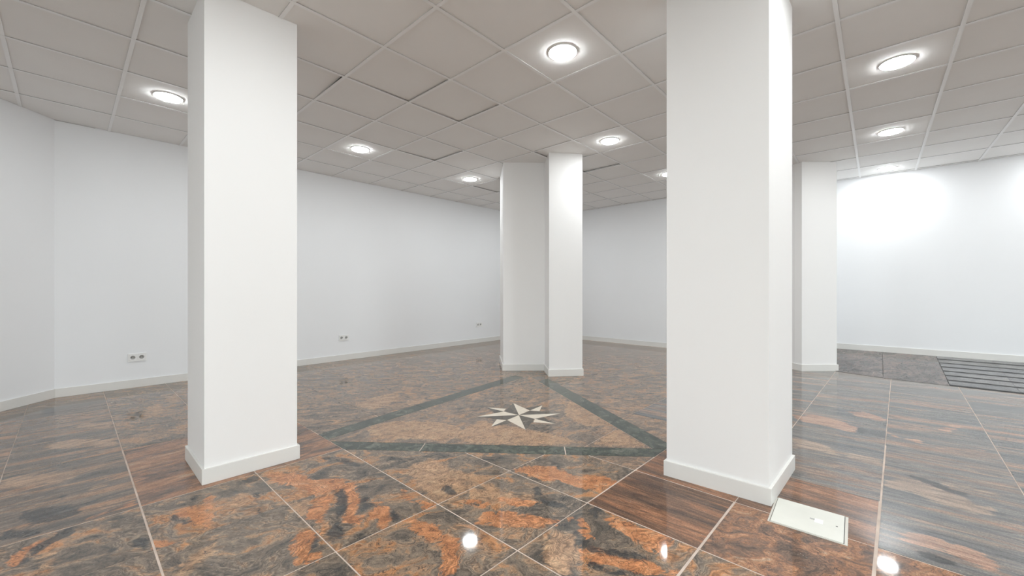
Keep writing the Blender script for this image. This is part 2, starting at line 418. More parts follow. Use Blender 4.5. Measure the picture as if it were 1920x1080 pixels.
for a in range(-11, 12):
    for b in range(-14, 6):
        P = [(gA(a) + 0.004, gB(b) + 0.004), (gA(a + 1) - 0.004, gB(b) + 0.004), (gA(a + 1) - 0.004, gB(b + 1) - 0.004), (gA(a) + 0.004, gB(b + 1) - 0.004)]
        cxm, cym = gA(a + 0.5), gB(b + 0.5)
        P = room_clip(P, 0.002)
        if not P: continue
        if not in_view(cxm, cym): rest_panels.add(P, HT + 0.0072, HT + 0.022); continue
        P = ccw(P); n = len(P)
        z0 = HT + 0.0053 + random.uniform(0, 0.0012)
        def lift(x, y):
            if (a, b) not in lifted: return 0.0
            (ea, eb), h = lifted[(a, b)]
            u = (x - gA(a)) / T; v = (y - gB(b)) / T; k = 1.0
            if ea is not None: k *= u if ea else 1 - u
            if eb is not None: k *= v if eb else 1 - v
            if (a, b) == (-1, 1): k = u * (1 - v)
            return h * k
        v = [(x - cxm, y - cym, z0 + lift(x, y)) for x, y in P] + [(x - cxm, y - cym, z0 + 0.015 + lift(x, y)) for x, y in P]
        f = [tuple(range(n))[::-1], tuple(range(n, 2 * n))] + [(i, (i + 1) % n, n + (i + 1) % n, n + i) for i in range(n)]
        o = link('ceiling_panel', mesh_from('ceiling_panel', v, f, M['panel']), ceil_o, (cxm, cym, 0))
rest_panels.build('ceiling_panels', M['panel'], ceil_o)

# ------------------------------------------------------------------ floor
A_L = [-4.94, -4.42, -3.90, -3.38, -2.86, -2.34, -1.82, -1.30, -0.78, -0.262, 0.248, 0.757, 1.275, 1.80, 2.32, 2.838, 3.36, 3.88, 4.40, 4.92, 5.44, 5.96, 6.48, 7.00, 7.52]
B_L = [-5.42, -4.88, -4.34, -3.79, -3.25, -2.71, -2.16, -1.61, -1.07, -0.527, 0.025, 0.567, 1.112, 1.656, 2.215, 2.74, 3.27, 3.775, 4.32, 4.86, 5.40, 5.94, 6.5]
IA, JB = 5, 3                    # list index of the first joints that matter for the picture
def node(i, j):
    b = B_L[j]
    if j - JB == 12: b = 2.72 if A_L[i] < 1.3 else 2.77
    a = A_L[i]
    y = b - 0.03 * (a - 1.5); x = a + 0.004 * (y - 2.0)
    return (x, y)
floor_o = box('floor', REAR - 0.1, RIGHT + 0.1, WIN - 0.1, 6.45, -0.06, -0.0014, M['grout']); floor_o['kind'] = 'structure'
def gapA(i, a, b):     # joint width on an A line next to a tile at (a, b)
    base = {5: 0.008, 6: 0.0065, 7: 0.0075, 8: 0.008, 9: 0.008, 4: 0.005}.get(i - IA, 0.004)
    if b > 4: base *= 0.6
    if a > 1.3 and b > 3.2: return 0.0016
    return base if a < 3.4 else 0.002
def gapB(j, a, b):
    j -= JB
    if b > 3.2 and a > 1.3: return 0.0016
    if j == 8: return 0.011 if a < 2.5 else 0.005
    if j == 7: return 0.012 if a < 3.3 else 0.005
    if j == 6: return 0.005
    if j == 9: return 0.009 if 1.7 < a < 2.8 else 0.006
    if j == 10: return 0.0065 if a < 2.1 else 0.004
    if j == 12: return 0.0085 if a < 1.3 else 0.004
    if j in (13, 14): return 0.0065 if a < 1.3 else 0.004
    return 0.004 if a < 3.4 else 0.002
# inlay geometry
N1 = (0.780, 0.6255); D1o, D1i = 2.690, 2.831
SL = 0.115; G2o, G2i = 3.135 - SL * 1.288, 2.978 - SL * 1.288
K3 = 0.58; G3o, G3i = 2.884 - K3 * 1.114, 2.712 - K3 * 1.148
F6 = lambda: (0.03, 1.0, 1.112 + 0.045)            # B >= 1.112 - .03(A-1.5)
H_OUT = [(N1[0], N1[1], D1o), (SL, -1.0, -G2o), (-1.0, K3, -G3o), (1.0, 0.0, 1.279), F6()]
def styles(a, b):
    if a < 0.25: return 'linA' if b > 2.72 else 'swirl'
    if a < 1.27 and 2.7 < b < 3.78: return 'redA'
    if 1.8 < a < 2.32 and 0.567 < b < 1.1: return 'redB'
    if 1.8 < a < 2.32 and b < 0.567: return 'redswirl'
    if a > 2.32 and b < 1.112 and a < 2.84: return 'redB'
    if b < 0.567: return 'gryB' if a > 1.8 else 'swirl'
    if a > 3.4 and b < 1.7: return 'gryB'
    if a < 2.4 and b < 2.72: return 'swirl'
    return 'far'
tile_polys = []
merged = set()
def add_tile(i0, i1, j0, j1):
    c = [node(i0, j0), node(i1, j0), node(i1, j1), node(i0, j1)]
    a = sum(p[0] for p in c) / 4; b = sum(p[1] for p in c) / 4
    g0, g1 = gapA(i0, a, b) / 2, gapA(i1, a, b) / 2; h0, h1 = gapB(j0, a, b) / 2, gapB(j1, a, b) / 2
    P = [(c[0][0] + g0, c[0][1] + h0), (c[1][0] - g1, c[1][1] + h0), (c[2][0] - g1, c[2][1] - h1), (c[3][0] + g0, c[3][1] - h1)]
    tile_polys.append((P, styles(a, b), (i0 - IA, j0 - JB)))
for (i0, i1, j0, j1) in [(4, 5, 12, 14), (4, 5, 14, 17), (3, 4, 12, 15), (3, 4, 15, 18), (9, 12, 6, 7), (12, 16, 6, 7), (16, 18, 6, 7), (10, 14, 7, 8), (14, 18, 7, 8), (9, 12, 5, 6), (12, 16, 5, 6), (16, 18, 5, 6)]:
    i0 += IA; i1 += IA; j0 += JB; j1 += JB
    add_tile(i0, i1, j0, j1)
    merged |= {(i, j) for i in range(i0, i1) for j in range(j0, j1)}
for i in range(len(A_L) - 1):
    for j in range(len(B_L) - 1):
        if (i, j) in merged: continue
        if A_L[i] > 7.0 and B_L[j] < 0.5: continue
        add_tile(i, i + 1, j, j + 1)

#GUIDE_START#
# outlines of the larger rust, tan and charcoal flows in the stone (floor metres)
GUIDE = {
    'rust': [
        [(0.779, 2.732), (0.925, 2.582), (0.961, 2.397), (1.065, 2.293), (1.091, 2.189), (1.042, 2.012), (0.95, 1.88), (0.939, 1.802), (0.891, 1.798), (0.863, 1.858), (0.881, 1.91), (0.938, 1.956), (0.992, 2.067), (1.019, 2.179), (0.97, 2.203), (0.914, 2.189), (0.88, 2.227), (0.872, 2.332), (0.86, 2.384), (0.777, 2.557)],
        [(0.87, 2.185), (0.952, 2.147), (0.91, 2.053), (0.866, 2.02), (0.799, 1.914), (0.781, 1.948), (0.774, 2.028), (0.82, 2.119)],
        [(0.715, 1.939), (0.765, 1.883), (0.743, 1.829), (0.709, 1.818), (0.686, 1.748), (0.716, 1.715), (0.679, 1.67), (0.612, 1.722), (0.635, 1.839), (0.66, 1.884)],
        [(1.049, 1.987), (1.092, 1.861), (1.044, 1.716), (0.977, 1.676), (0.952, 1.704), (0.997, 1.753), (0.969, 1.859), (1.038, 1.87)],
        [(1.241, 1.943), (1.254, 1.928), (1.215, 1.857), (1.242, 1.756), (1.267, 1.659), (1.196, 1.671), (1.21, 1.721), (1.19, 1.83)],
        [(1.073, 1.669), (1.118, 1.648), (1.164, 1.497), (1.144, 1.438), (1.163, 1.378), (1.128, 1.306), (1.082, 1.267), (1.001, 1.193), (0.958, 1.24), (1.003, 1.29), (1.057, 1.328), (1.056, 1.374), (1.091, 1.395), (1.038, 1.442), (1.062, 1.502), (1.05, 1.595)],
        [(1.338, 1.632), (1.428, 1.541), (1.457, 1.483), (1.409, 1.468), (1.372, 1.551)],
        [(1.383, 1.432), (1.442, 1.367), (1.508, 1.263), (1.534, 1.174), (1.564, 1.112), (1.51, 1.114), (1.4, 1.222), (1.355, 1.285), (1.29, 1.4)],
        [(1.823, 1.649), (1.929, 1.606), (2.034, 1.464), (2.003, 1.356), (2.037, 1.295), (2.122, 1.202), (2.098, 1.097), (1.971, 1.116), (1.91, 1.184), (1.911, 1.262), (1.904, 1.354), (1.829, 1.416), (1.838, 1.493), (1.807, 1.596)],
        [(1.516, 1.506), (1.582, 1.397), (1.646, 1.29), (1.632, 1.264), (1.562, 1.316), (1.498, 1.404)],
        [(1.495, 0.921), (1.512, 0.827), (1.571, 0.712), (1.585, 0.628), (1.613, 0.57), (1.573, 0.565), (1.481, 0.671), (1.458, 0.75), (1.429, 0.83), (1.416, 0.872)],
        [(1.759, 0.962), (1.783, 0.84), (1.783, 0.777), (1.785, 0.678), (1.738, 0.651), (1.657, 0.657), (1.628, 0.709), (1.666, 0.765), (1.683, 0.85), (1.723, 0.96)],
        [(1.61, 1.09), (1.665, 1.059), (1.637, 1.002), (1.557, 0.929), (1.518, 0.947), (1.56, 1.004)],
        [(1.523, 0.993), (1.46, 0.916), (1.486, 0.842), (1.512, 0.78), (1.55, 0.706), (1.504, 0.686), (1.46, 0.764), (1.422, 0.827), (1.408, 0.895)],
        [(-0.162, 2.609), (-0.113, 2.69), (-0.029, 2.748), (-0.015, 2.746), (-0.057, 2.701), (-0.107, 2.626), (-0.122, 2.555), (-0.139, 2.533)],
        [(0.354, 2.523), (0.4, 2.584), (0.434, 2.563), (0.478, 2.387), (0.454, 2.268), (0.399, 2.356), (0.387, 2.442)],
        [(0.247, 2.328), (0.291, 2.304), (0.318, 2.237), (0.283, 2.24), (0.245, 2.271)],
        [(0.048, 2.802), (0.117, 2.832), (0.203, 2.852), (0.235, 2.868), (0.238, 2.796), (0.133, 2.815), (0.059, 2.775)],
        [(0.366, 2.589), (0.42, 2.505), (0.472, 2.543), (0.505, 2.662), (0.526, 2.612), (0.495, 2.494), (0.452, 2.436), (0.47, 2.35), (0.351, 2.482)],
        [(2.511, -0.073), (2.556, -0.136), (2.582, -0.204), (2.531, -0.221), (2.567, -0.272), (2.546, -0.329), (2.47, -0.362), (2.424, -0.332), (2.422, -0.289), (2.434, -0.239), (2.485, -0.217), (2.449, -0.13), (2.453, -0.087)],
        [(4.23, -0.062), (4.117, -0.127), (4.173, -0.225), (4.073, -0.286), (4.146, -0.433), (4.25, -0.579), (4.164, -0.546), (4.058, -0.367), (4.07, -0.25), (4.126, -0.101)],
        [(4.733, 0.224), (4.819, 0.074), (4.627, -0.068), (4.556, -0.037), (4.59, 0.118)],
        [(4.214, 0.535), (4.377, 0.405), (4.324, 0.22), (4.223, 0.109), (4.053, 0.133), (4.09, 0.3), (4.105, 0.462)],
        [(4.607, -0.358), (4.832, -0.478), (4.772, -0.498), (4.533, -0.397)],
    ],
    'tan': [
        [(1.35, 2.101), (1.459, 2.151), (1.582, 2.146), (1.596, 2.077), (1.562, 1.962), (1.606, 1.795), (1.629, 1.658), (1.473, 1.647), (1.326, 1.627), (1.293, 1.664), (1.297, 1.901), (1.344, 2.017)],
        [(1.524, 2.104), (1.575, 2.1), (1.578, 1.994), (1.602, 1.822), (1.668, 1.658), (1.526, 1.647), (1.393, 1.66), (1.276, 1.7), (1.272, 1.757)],
        [(1.435, 1.613), (1.508, 1.627), (1.604, 1.622), (1.595, 1.512), (1.601, 1.431), (1.668, 1.356), (1.646, 1.29), (1.636, 1.267), (1.562, 1.316), (1.498, 1.404), (1.449, 1.474), (1.444, 1.549)],
        [(1.48, 1.106), (1.523, 0.993), (1.46, 0.916), (1.406, 0.877), (1.347, 0.889), (1.284, 0.88), (1.272, 0.973), (1.352, 1.047)],
        [(0.744, 2.22), (0.845, 2.229), (0.861, 2.177), (0.787, 2.061), (0.759, 2.031), (0.752, 2.162)],
        [(-0.073, 2.577), (-0.047, 2.559), (-0.013, 2.435), (-0.058, 2.452)],
        [(0.289, 2.059), (0.381, 2.109), (0.426, 2.13), (0.407, 2.035), (0.337, 1.986), (0.316, 1.951), (0.267, 2.004)],
        [(0.557, 2.475), (0.647, 2.561), (0.639, 2.409), (0.568, 2.365), (0.528, 2.41)],
        [(0.744, 2.147), (0.832, 2.196), (0.836, 2.141), (0.775, 2.067)],
        [(0.018, 4.784), (0.107, 4.83), (0.247, 4.713), (0.237, 4.508), (0.113, 4.61)],
        [(-0.125, 4.358), (0.017, 4.37), (0.244, 4.148), (0.242, 3.952), (0.062, 4.097), (-0.068, 4.215)],
        [(0.425, 4.712), (0.511, 5.059), (0.621, 5.137), (0.592, 4.784), (0.475, 4.576)],
        [(0.328, 4.585), (0.415, 4.604), (0.392, 4.479)],
        [(0.663, 5.36), (0.787, 5.456), (0.738, 5.008), (0.667, 5.035)],
        [(-0.256, 3.72), (-0.147, 3.733), (-0.001, 3.641), (0.037, 3.552), (0.017, 3.44), (-0.082, 3.486), (-0.203, 3.539), (-0.245, 3.566)],
        [(0.07, 3.257), (0.133, 3.228), (0.15, 3.189), (0.095, 3.19)],
        [(3.159, -0.033), (3.234, -0.094), (3.265, -0.193), (3.236, -0.282), (3.16, -0.348), (3.084, -0.383), (3.119, -0.438), (3.001, -0.418), (2.955, -0.36), (2.988, -0.277), (3.006, -0.195), (3.06, -0.127), (3.045, -0.032)],
        [(3.349, -0.264), (3.398, -0.361), (3.368, -0.486), (3.31, -0.478), (3.323, -0.379), (3.314, -0.289)],
        [(3.62, 0.459), (3.633, 0.336), (3.498, 0.191), (3.409, 0.199), (3.454, 0.333), (3.448, 0.438)],
        [(3.505, 0.162), (3.56, 0.043), (3.532, -0.037), (3.409, -0.03), (3.416, 0.064), (3.416, 0.146)],
        [(1.831, 3.665), (2.094, 3.797), (2.375, 3.804), (2.243, 3.543), (1.863, 3.379)],
        [(2.235, 3.436), (2.422, 3.344), (2.296, 3.257), (2.169, 3.291)],
        [(1.617, 3.016), (1.832, 2.974), (2.07, 2.71), (2.104, 2.478), (1.912, 2.312), (1.5, 2.72)],
        [(1.934, 2.401), (2.308, 2.447), (2.39, 2.162), (2.475, 1.804), (2.474, 1.568), (2.197, 1.785), (1.922, 2.148)],
        [(3.322, 2.291), (3.224, 1.874), (2.992, 1.592), (2.791, 1.719), (2.902, 2.001)],
        [(2.482, 1.485), (2.906, 1.5), (2.718, 1.181)],
    ],
    'dark': [
        [(0.97, 2.203), (1.023, 2.174), (0.992, 2.067), (0.949, 1.977), (0.885, 1.906), (0.863, 1.858), (0.869, 1.823), (0.82, 1.744), (0.767, 1.765), (0.772, 1.823), (0.837, 1.887), (0.903, 1.995), (0.95, 2.114)],
        [(1.216, 2.192), (1.145, 2.109), (1.091, 2.06), (1.086, 2), (1.041, 1.96), (1.075, 1.879), (1.08, 1.841), (1.022, 1.888), (0.973, 1.878), (0.926, 1.869), (0.989, 1.933), (1.028, 1.991), (1.063, 2.026), (1.077, 2.066), (1.134, 2.121)],
        [(1.088, 1.815), (1.082, 1.735), (1.066, 1.674), (1.03, 1.687), (1.055, 1.749)],
        [(0.736, 1.837), (0.754, 1.843), (0.7, 1.728), (0.687, 1.737), (0.694, 1.786)],
        [(1.398, 1.809), (1.451, 1.791), (1.41, 1.66), (1.372, 1.674), (1.362, 1.741)],
        [(1.744, 1.417), (1.753, 1.387), (1.702, 1.318), (1.688, 1.253), (1.704, 1.167), (1.711, 1.102), (1.685, 1.099), (1.661, 1.181), (1.636, 1.267), (1.655, 1.325)],
        [(1.705, 1.077), (1.809, 1.051), (1.777, 0.997), (1.693, 0.984), (1.704, 1.023)],
        [(1.593, 1.102), (1.564, 1.02), (1.517, 0.943), (1.503, 0.885), (1.53, 0.822), (1.583, 0.774), (1.595, 0.727), (1.577, 0.719), (1.506, 0.809), (1.47, 0.877), (1.49, 0.947), (1.532, 1.015)],
        [(1.504, 0.926), (1.497, 0.869), (1.547, 0.825), (1.563, 0.755), (1.61, 0.683), (1.594, 0.667), (1.526, 0.747), (1.497, 0.819), (1.467, 0.872)],
        [(1.414, 0.871), (1.429, 0.806), (1.464, 0.739), (1.49, 0.675), (1.484, 0.659), (1.421, 0.731), (1.393, 0.818), (1.394, 0.859)],
        [(-0.004, 2.775), (0.038, 2.762), (0.015, 2.679), (-0.045, 2.645), (-0.086, 2.575), (-0.114, 2.53), (-0.127, 2.519), (-0.115, 2.596), (-0.108, 2.643), (-0.063, 2.702)],
        [(0.191, 2.427), (0.236, 2.403), (0.244, 2.261), (0.213, 2.284), (0.185, 2.349)],
        [(0.342, 2.545), (0.392, 2.444), (0.398, 2.35), (0.453, 2.262), (0.437, 2.226), (0.383, 2.367), (0.335, 2.478)],
        [(0.108, 2.366), (0.135, 2.41), (0.137, 2.356), (0.109, 2.315)],
        [(-0.035, 3.239), (-0.001, 3.21), (-0.009, 3.156), (-0.038, 3.17)],
        [(0.431, 2.678), (0.466, 2.692), (0.481, 2.689), (0.447, 2.621), (0.426, 2.522), (0.42, 2.565)],
        [(0.669, 2.715), (0.741, 2.724), (0.756, 2.635), (0.682, 2.632)],
        [(0.673, 2.49), (0.698, 2.477), (0.642, 2.237), (0.628, 2.241), (0.652, 2.369)],
        [(3.347, -0.118), (3.34, -0.216), (3.269, -0.303), (3.252, -0.373), (3.196, -0.36), (3.197, -0.288), (3.275, -0.193)],
        [(2.378, -0.098), (2.442, -0.158), (2.402, -0.236), (2.37, -0.251), (2.337, -0.185)],
        [(4.186, 0.108), (4.263, 0.066), (4.129, 0.049), (4.056, 0.091)],
        [(-0.153, 5.746), (-0.066, 5.65), (-0.062, 5.334), (-0.142, 5.339)],
        [(0.402, 4.82), (0.443, 4.994), (0.451, 4.852), (0.407, 4.652)],
        [(-0.158, 3.136), (-0.001, 3.077), (0.055, 2.933), (0.014, 2.854), (-0.116, 2.925), (-0.145, 3.03)],
        [(-0.203, 2.953), (-0.073, 2.823), (-0.093, 2.779), (-0.195, 2.842)],
        [(1.125, 2.693), (1.22, 2.56), (1.236, 2.371), (1.208, 2.377), (1.161, 2.532), (1.105, 2.646)],
    ],
}
GBOX = {k: [(min(p[0] for p in q) - 0.06, max(p[0] for p in q) + 0.06, min(p[1] for p in q) - 0.06, max(p[1] for p in q) + 0.06) for q in v] for k, v in GUIDE.items()}
def poly_sd(P, x, y):
    ins = False; best = 1e9; n = len(P)
    for i in range(n):
        (x0, y0), (x1, y1) = P[i], P[(i + 1) % n]
        if (y0 > y) != (y1 > y) and x < (x1 - x0) * (y - y0) / (y1 - y0) + x0: ins = not ins
        dx, dy = x1 - x0, y1 - y0; q = dx * dx + dy * dy
        t = max(0.0, min(1.0, ((x - x0) * dx + (y - y0) * dy) / q)) if q > 0 else 0.0
        best = min(best, (x - x0 - t * dx) ** 2 + (y - y0 - t * dy) ** 2)
    d = math.sqrt(best); return d if ins else -d
def guide_value(field, x, y):
    v = 0.0; wd = 0.038 if field != 'dark' else 0.024
    for P, (a, b, c, d) in zip(GUIDE[field], GBOX[field]):
        if a < x < b and c < y < d: v = max(v, min(1.0, 0.5 + 0.5 * poly_sd(P, x, y) / wd))
    return v
def guided(P):
    x0, x1 = min(p[0] for p in P), max(p[0] for p in P); y0, y1 = min(p[1] for p in P), max(p[1] for p in P)
    return any(a < x1 and b > x0 and c < y1 and d > y0 for v in GBOX.values() for a, b, c, d in v)
#GUIDE_END#
def tile_object(P, style, key=None, parent=None, name='floor_tile', z=0.0):
    P = ccw(P)
    if not guided(P): return prism(name, P, z - 0.008, z, M[style], parent or floor_o)
    n = len(P); cx = sum(p[0] for p in P) / n; cy = sum(p[1] for p in P) / n
    bm = bmesh.new()
    top = bm.faces.new([bm.verts.new((x - cx, y - cy, z)) for x, y in P])
    near = math.hypot(cx, cy) < 3.2; st = 0.024 if near else 0.04
    for ax, lo, hi in ((0, min(p[0] for p in P) - cx, max(p[0] for p in P) - cx), (1, min(p[1] for p in P) - cy, max(p[1] for p in P) - cy)):
        k = lo + st
        while k < hi - 0.004:
            co = (k, 0, 0) if ax == 0 else (0, k, 0); no = (1, 0, 0) if ax == 0 else (0, 1, 0)
            bmesh.ops.bisect_plane(bm, geom=bm.verts[:] + bm.edges[:] + bm.faces[:], plane_co=co, plane_no=no, dist=1e-5)
            k += st
    me = bpy.data.meshes.new(name)
    rim = [e for e in bm.edges if len(e.link_faces) == 1]
    ex = bmesh.ops.extrude_edge_only(bm, edges=rim)
    for v in ex['geom']:
        if isinstance(v, bmesh.types.BMVert): v.co.z -= 0.008
    bmesh.ops.recalc_face_normals(bm, faces=bm.faces)
    bm.to_mesh(me); bm.free(); me.materials.append(M[style])
    if me.polygons[0].normal.z < 0 and me.polygons[0].area > 0: me.flip_normals()
    for field in ('rust', 'tan', 'dark'):
        at = me.attributes.new(field, 'FLOAT', 'POINT')
        at.data.foreach_set('value', [guide_value(field, v.co.x + cx, v.co.y + cy) for v in me.vertices])
    return link(name, me, parent or floor_o, (cx, cy, 0))
def outside_pieces(P):
    out = []
    rest = P
    for (a, b, c) in H_OUT:
        o = clip(rest, -a, -b, -c)
        if o: out.append(o)
        rest = clip(rest, a, b, c)
        if not rest: break
    return out
def touches(P):
    Q = P
    for h in H_OUT:
        Q = clip(Q, *h)
        if not Q: return False
    return True
rest_tiles = Rest()
for P, st, key in tile_polys:
    P = room_clip(P, 0.0)
    if not P: continue
    if not any(in_view(*p, 0.35) for p in P): rest_tiles.add(P, -0.008, 0.0); continue
    if touches(P):
        for Q in outside_pieces(P): tile_object(Q, st, key)
    else:
        tile_object(P, st, key)
rest_tiles.build('floor_tiles', M['swirl'], floor_o)
# slabs inside the triangle
R = [(1.0, 0.9), (4.6, 0.9), (4.6, 4.2), (1.0, 4.2)]
for h in H_OUT: R = clip(R, *h)
gp = 0.0025
inner = clip(R, N1[0], N1[1], D1i + gp); inner = clip(inner, SL, -1, -G2i + gp); inner = clip(inner, -1, K3, -G3i + gp)
main = clip(inner, -0.02, 1, 1.515 - 0.02 * 2.7 + gp); cornr = clip(inner, 0.02, -1, -(1.515 - 0.02 * 2.7) + gp)
chip = clip(clip(main, -1, 0, -2.285), 0, -1, -1.862)
for piece in (clip(main, 0, 1, 1.865), clip(clip(main, 0, -1, -1.862), 1, 0, 2.288), chip, cornr):
    if piece: tile_object(piece, 'slab', None, None, 'star_slab')

# green border of the triangle
border = empty('triangle_border', (2.6, 2.2, 0))
tag(border, 'dark green marble strips set in the floor as a large triangle around the star', 'floor inlay')
def bar(P):
    o = prism('border_bar', P, -0.008, 0.0004, M['green']); o.location -= border.location; o.parent = border
b1 = clip(R, -N1[0], -N1[1], -(D1i - gp)); b1 = clip(b1, N1[0], N1[1], D1o + gp)
dx, dy = 0.6255, -0.780      # along the bar, towards +A
cuts = [-9, 1.668 * dx + 2.350 * dy, 2.272 * dx + 1.568 * dy, 9]
for k in range(3):
    Q = clip(clip(b1, dx, dy, cuts[k] + 0.0035), -dx, -dy, -(cuts[k + 1] - 0.0035))
    if Q: bar(Q)
rest = clip(R, N1[0], N1[1], D1i + gp)
b2 = clip(clip(rest, -SL, 1, G2i + gp), SL, -1, -G2o + gp); b2 = clip(b2, -1, 0, -3.83)
for Q in (clip(b2, -1, 0, -2.22), clip(b2, 1, 0, 2.2225)):
    if Q: bar(Q)
b3 = clip(clip(rest, SL, -1, -G2i + gp), 1, -K3, G3i + gp); b3 = clip(clip(b3, -1, K3, -G3o + gp), 0, -1, -3.0)
for lo, hi in ((0, 1.62), (1.622, 2.10), (2.102, 4)):
    Q = clip(clip(b3, 0, 1, lo), 0, -1, -hi)
    if Q: bar(Q)
ap = clip(clip(rest, -SL, 1, G2i + gp), 1, 0, 3.834)
for Q in (ap, clip(clip(clip(rest, SL, -1, -G2i + gp), 1, -K3, G3i + gp), 0, 1, 3.004)):
    if Q: tile_object(Q, 'far', None, None, 'star_slab')

# eight-pointed star
SC = (2.650, 2.316)
star = empty('compass_star', (SC[0], SC[1], 0))
tag(star, 'eight-pointed cream and dark stone compass star inlaid inside the green triangle', 'floor inlay')
RT, RN, RB = 0.372, 0.166, 0.221
def pol(r, deg): return (r * math.cos(math.radians(deg)), r * math.sin(math.radians(deg)))
def shard(P, m, zt):
    P = ccw(P); cx = sum(p[0] for p in P) / len(P); cy = sum(p[1] for p in P) / len(P)
    P = [(cx + (p[0] - cx) * 0.985, cy + (p[1] - cy) * 0.985) for p in P]
    o = prism('star_point', P, 0.0001, zt, M[m]); o.parent = star
for k in range(4):
    prim = 49.4 + 90 * k; sec = 4.6 + 90 * k
    shard([(0, 0), pol(RT, prim), pol(RN, prim - 45)], 'cream_stone', 0.0008)    # clockwise half
    shard([(0, 0), pol(RT, prim), pol(RN, prim + 45)], 'brown_stone', 0.0008)
    shard([pol(RN + 0.003, sec), pol(RT, sec), pol(RB, sec - 21)], 'cream_stone', 0.0006)
    shard([pol(RN + 0.003, sec), pol(RT, sec), pol(RB, sec + 21)], 'brown_stone', 0.0006)

# ------------------------------------------------------------------ ramp along the right wall
ramp = empty('ramp', (7.4, -1.0, 0)); ramp['kind'] = 'structure'
ramp.name = 'floor_ramp'
def base_a(b):
    pts = [(0.75, 7.02), (0.42, 6.97), (-0.06, 6.785), (-0.6, 6.745), (-1.15, 6.72), (-5.2, 6.62)]
    for (b0, a0), (b1, a1) in zip(pts, pts[1:]):
        if b <= b0 and b >= b1: return a0 + (a1 - a0) * (b0 - b) / (b0 - b1)
    return pts[-1][1]
def ramp_piece(name, b0, b1, s0, s1, m, z=0.0, mid=True):
    """piece between B=b0 and b1 (b0 > b1), from fraction s0 to s1 of the slope"""
    def pt(b, s):
        a0 = base_a(b); return (a0 + (RIGHT - a0) * s, b, ZR * s + z)
    q = [pt(b0, s0), pt(b1, s0), pt(b1, s1), pt(b0, s1)]
    cx = sum(p[0] for p in q) / 4; cy = sum(p[1] for p in q) / 4
    v = [(p[0] - cx, p[1] - cy, p[2]) for p in q] + [(p[0] - cx, p[1] - cy, min(p[2] - 0.006, -0.002) if False else p[2] - 0.012) for p in q]
    f = [(3, 2, 1, 0), (4, 5, 6, 7), (0, 1, 5, 4), (1, 2, 6, 5), (2, 3, 7, 6), (3, 0, 4, 7)]
    f = [tuple(x) for x in f]
    o = link(name, mesh_from(name, v, f, m), None, (cx - ramp.location.x, cy - ramp.location.y, 0)); o.parent = ramp
    bm = bmesh.new(); bm.from_mesh(o.data); bmesh.ops.recalc_face_normals(bm, faces=bm.faces); bm.to_mesh(o.data); bm.free()
    return o
for b0, b1 in ((0.745, -0.062), (-0.066, -0.618)): ramp_piece('ramp_slab', b0, b1, 0.0, 1.0, M['rampstone'], 0.003)
ramp_piece('ramp_bed', -0.62, WIN + 0.01, 0.0, 1.0, M['black'], 0.0016)
cols = [-0.622, -1.13, -1.67, -2.21, -2.75, -3.3, -3.85, -4.4, WIN + 0.01]
for b0, b1 in zip(cols, cols[1:]):
    for r in range(7):
        ramp_piece('ramp_slat', b0 - 0.002, b1 + 0.002, (r + 0.22) / 7, (r + 0.99) / 7, M['slat'], 0.004)

# ------------------------------------------------------------------ columns
def column(name, P, label, zb=0.0):
    cx = sum(p[0] for p in P) / len(P); cy = sum(p[1] for p in P) / len(P)
    e = empty(name, (cx, cy, zb)); Q = [(x - cx, y - cy) for x, y in P]
    s = prism('shaft', Q, 0, HT + 0.03 - zb, M['column'], None, False); s.parent = e
    b = prism('skirting', offset_poly(Q, 0.013), 0, 0.088, M['skirt'], None, False); b.parent = e
    bevel_mesh(b.data, 0.003, 2)
    tag(e, label, 'column', 'white columns')
    return e
column('column', [(0.5205, 2.81), (1.004, 2.79), (1.009, 3.28), (0.525, 3.30)], 'large square white column on the left, nearest to the wall with the wide outlet')
column('column', [(2.38, 0.9197), (2.40, 0.4055), (2.965, 0.3804), (2.95, 0.90)], 'large square white column with the cream floor box cover at its foot')
column('column', [(4.45, 4.267), (3.962, 3.744), (4.345, 3.331), (4.085, 3.064), (4.405, 2.776), (4.87, 3.27)], 'stepped white column in the middle, behind the tip of the green triangle')
column('column', [(7.05, 1.22), (6.69, 0.83), (6.635, 0.7436), (6.955, 0.395), (7.27, 0.73)], 'far white column by the right wall, at the foot of the ramp', 0.0)

# ------------------------------------------------------------------ downlights
def downlight(a, b, label):
    e = empty('downlight', (gA(a), gB(b), HT))
    lathe('trim_ring', [(0.1035, 0.0068), (0.1035, -0.002), (0.102, -0.0035), (0.1005, -0.0038), (0.0985, -0.003), (0.097, 0.005)], M['white_plastic'], e)
    lathe('diffuser', [(0.0985, -0.0035), (0.094, -0.0085), (0.080, -0.0105), (0.04, -0.012), (0.0, -0.0125)], M['led'], e)
    tag(e, label, 'ceiling light', 'round recessed downlights')
    return e
downlight(-1.5, 3.5, 'round lit downlight in the ceiling just left of the large left column')
downlight(1.5, 3.5, 'round lit downlight above the left wall, just right of the large left column')
downlight(4.5, 3.5, 'round lit downlight above the left wall, beside the stepped middle column')
downlight(1.5, -1.5, 'largest round lit downlight, in the middle ceiling between the two big columns')
downlight(4.5, -0.5, 'round lit downlight just right of the stepped middle column')
downlight(7.5, -0.5, 'small far downlight half hidden by the edge of the right big column')
downlight(4.5, -4.5, 'nearest of the three lit downlights in a row at the right')
downlight(7.5, -4.5, 'middle one of the three lit downlights in a row at the right')
downlight(10.5, -4.5, 'farthest of the three lit downlights at the right, close to the right wall')
HID = 'round lit downlight in the ceiling outside the picture'  # unseen lamps: a few follow hot spots, the others are added for fill light
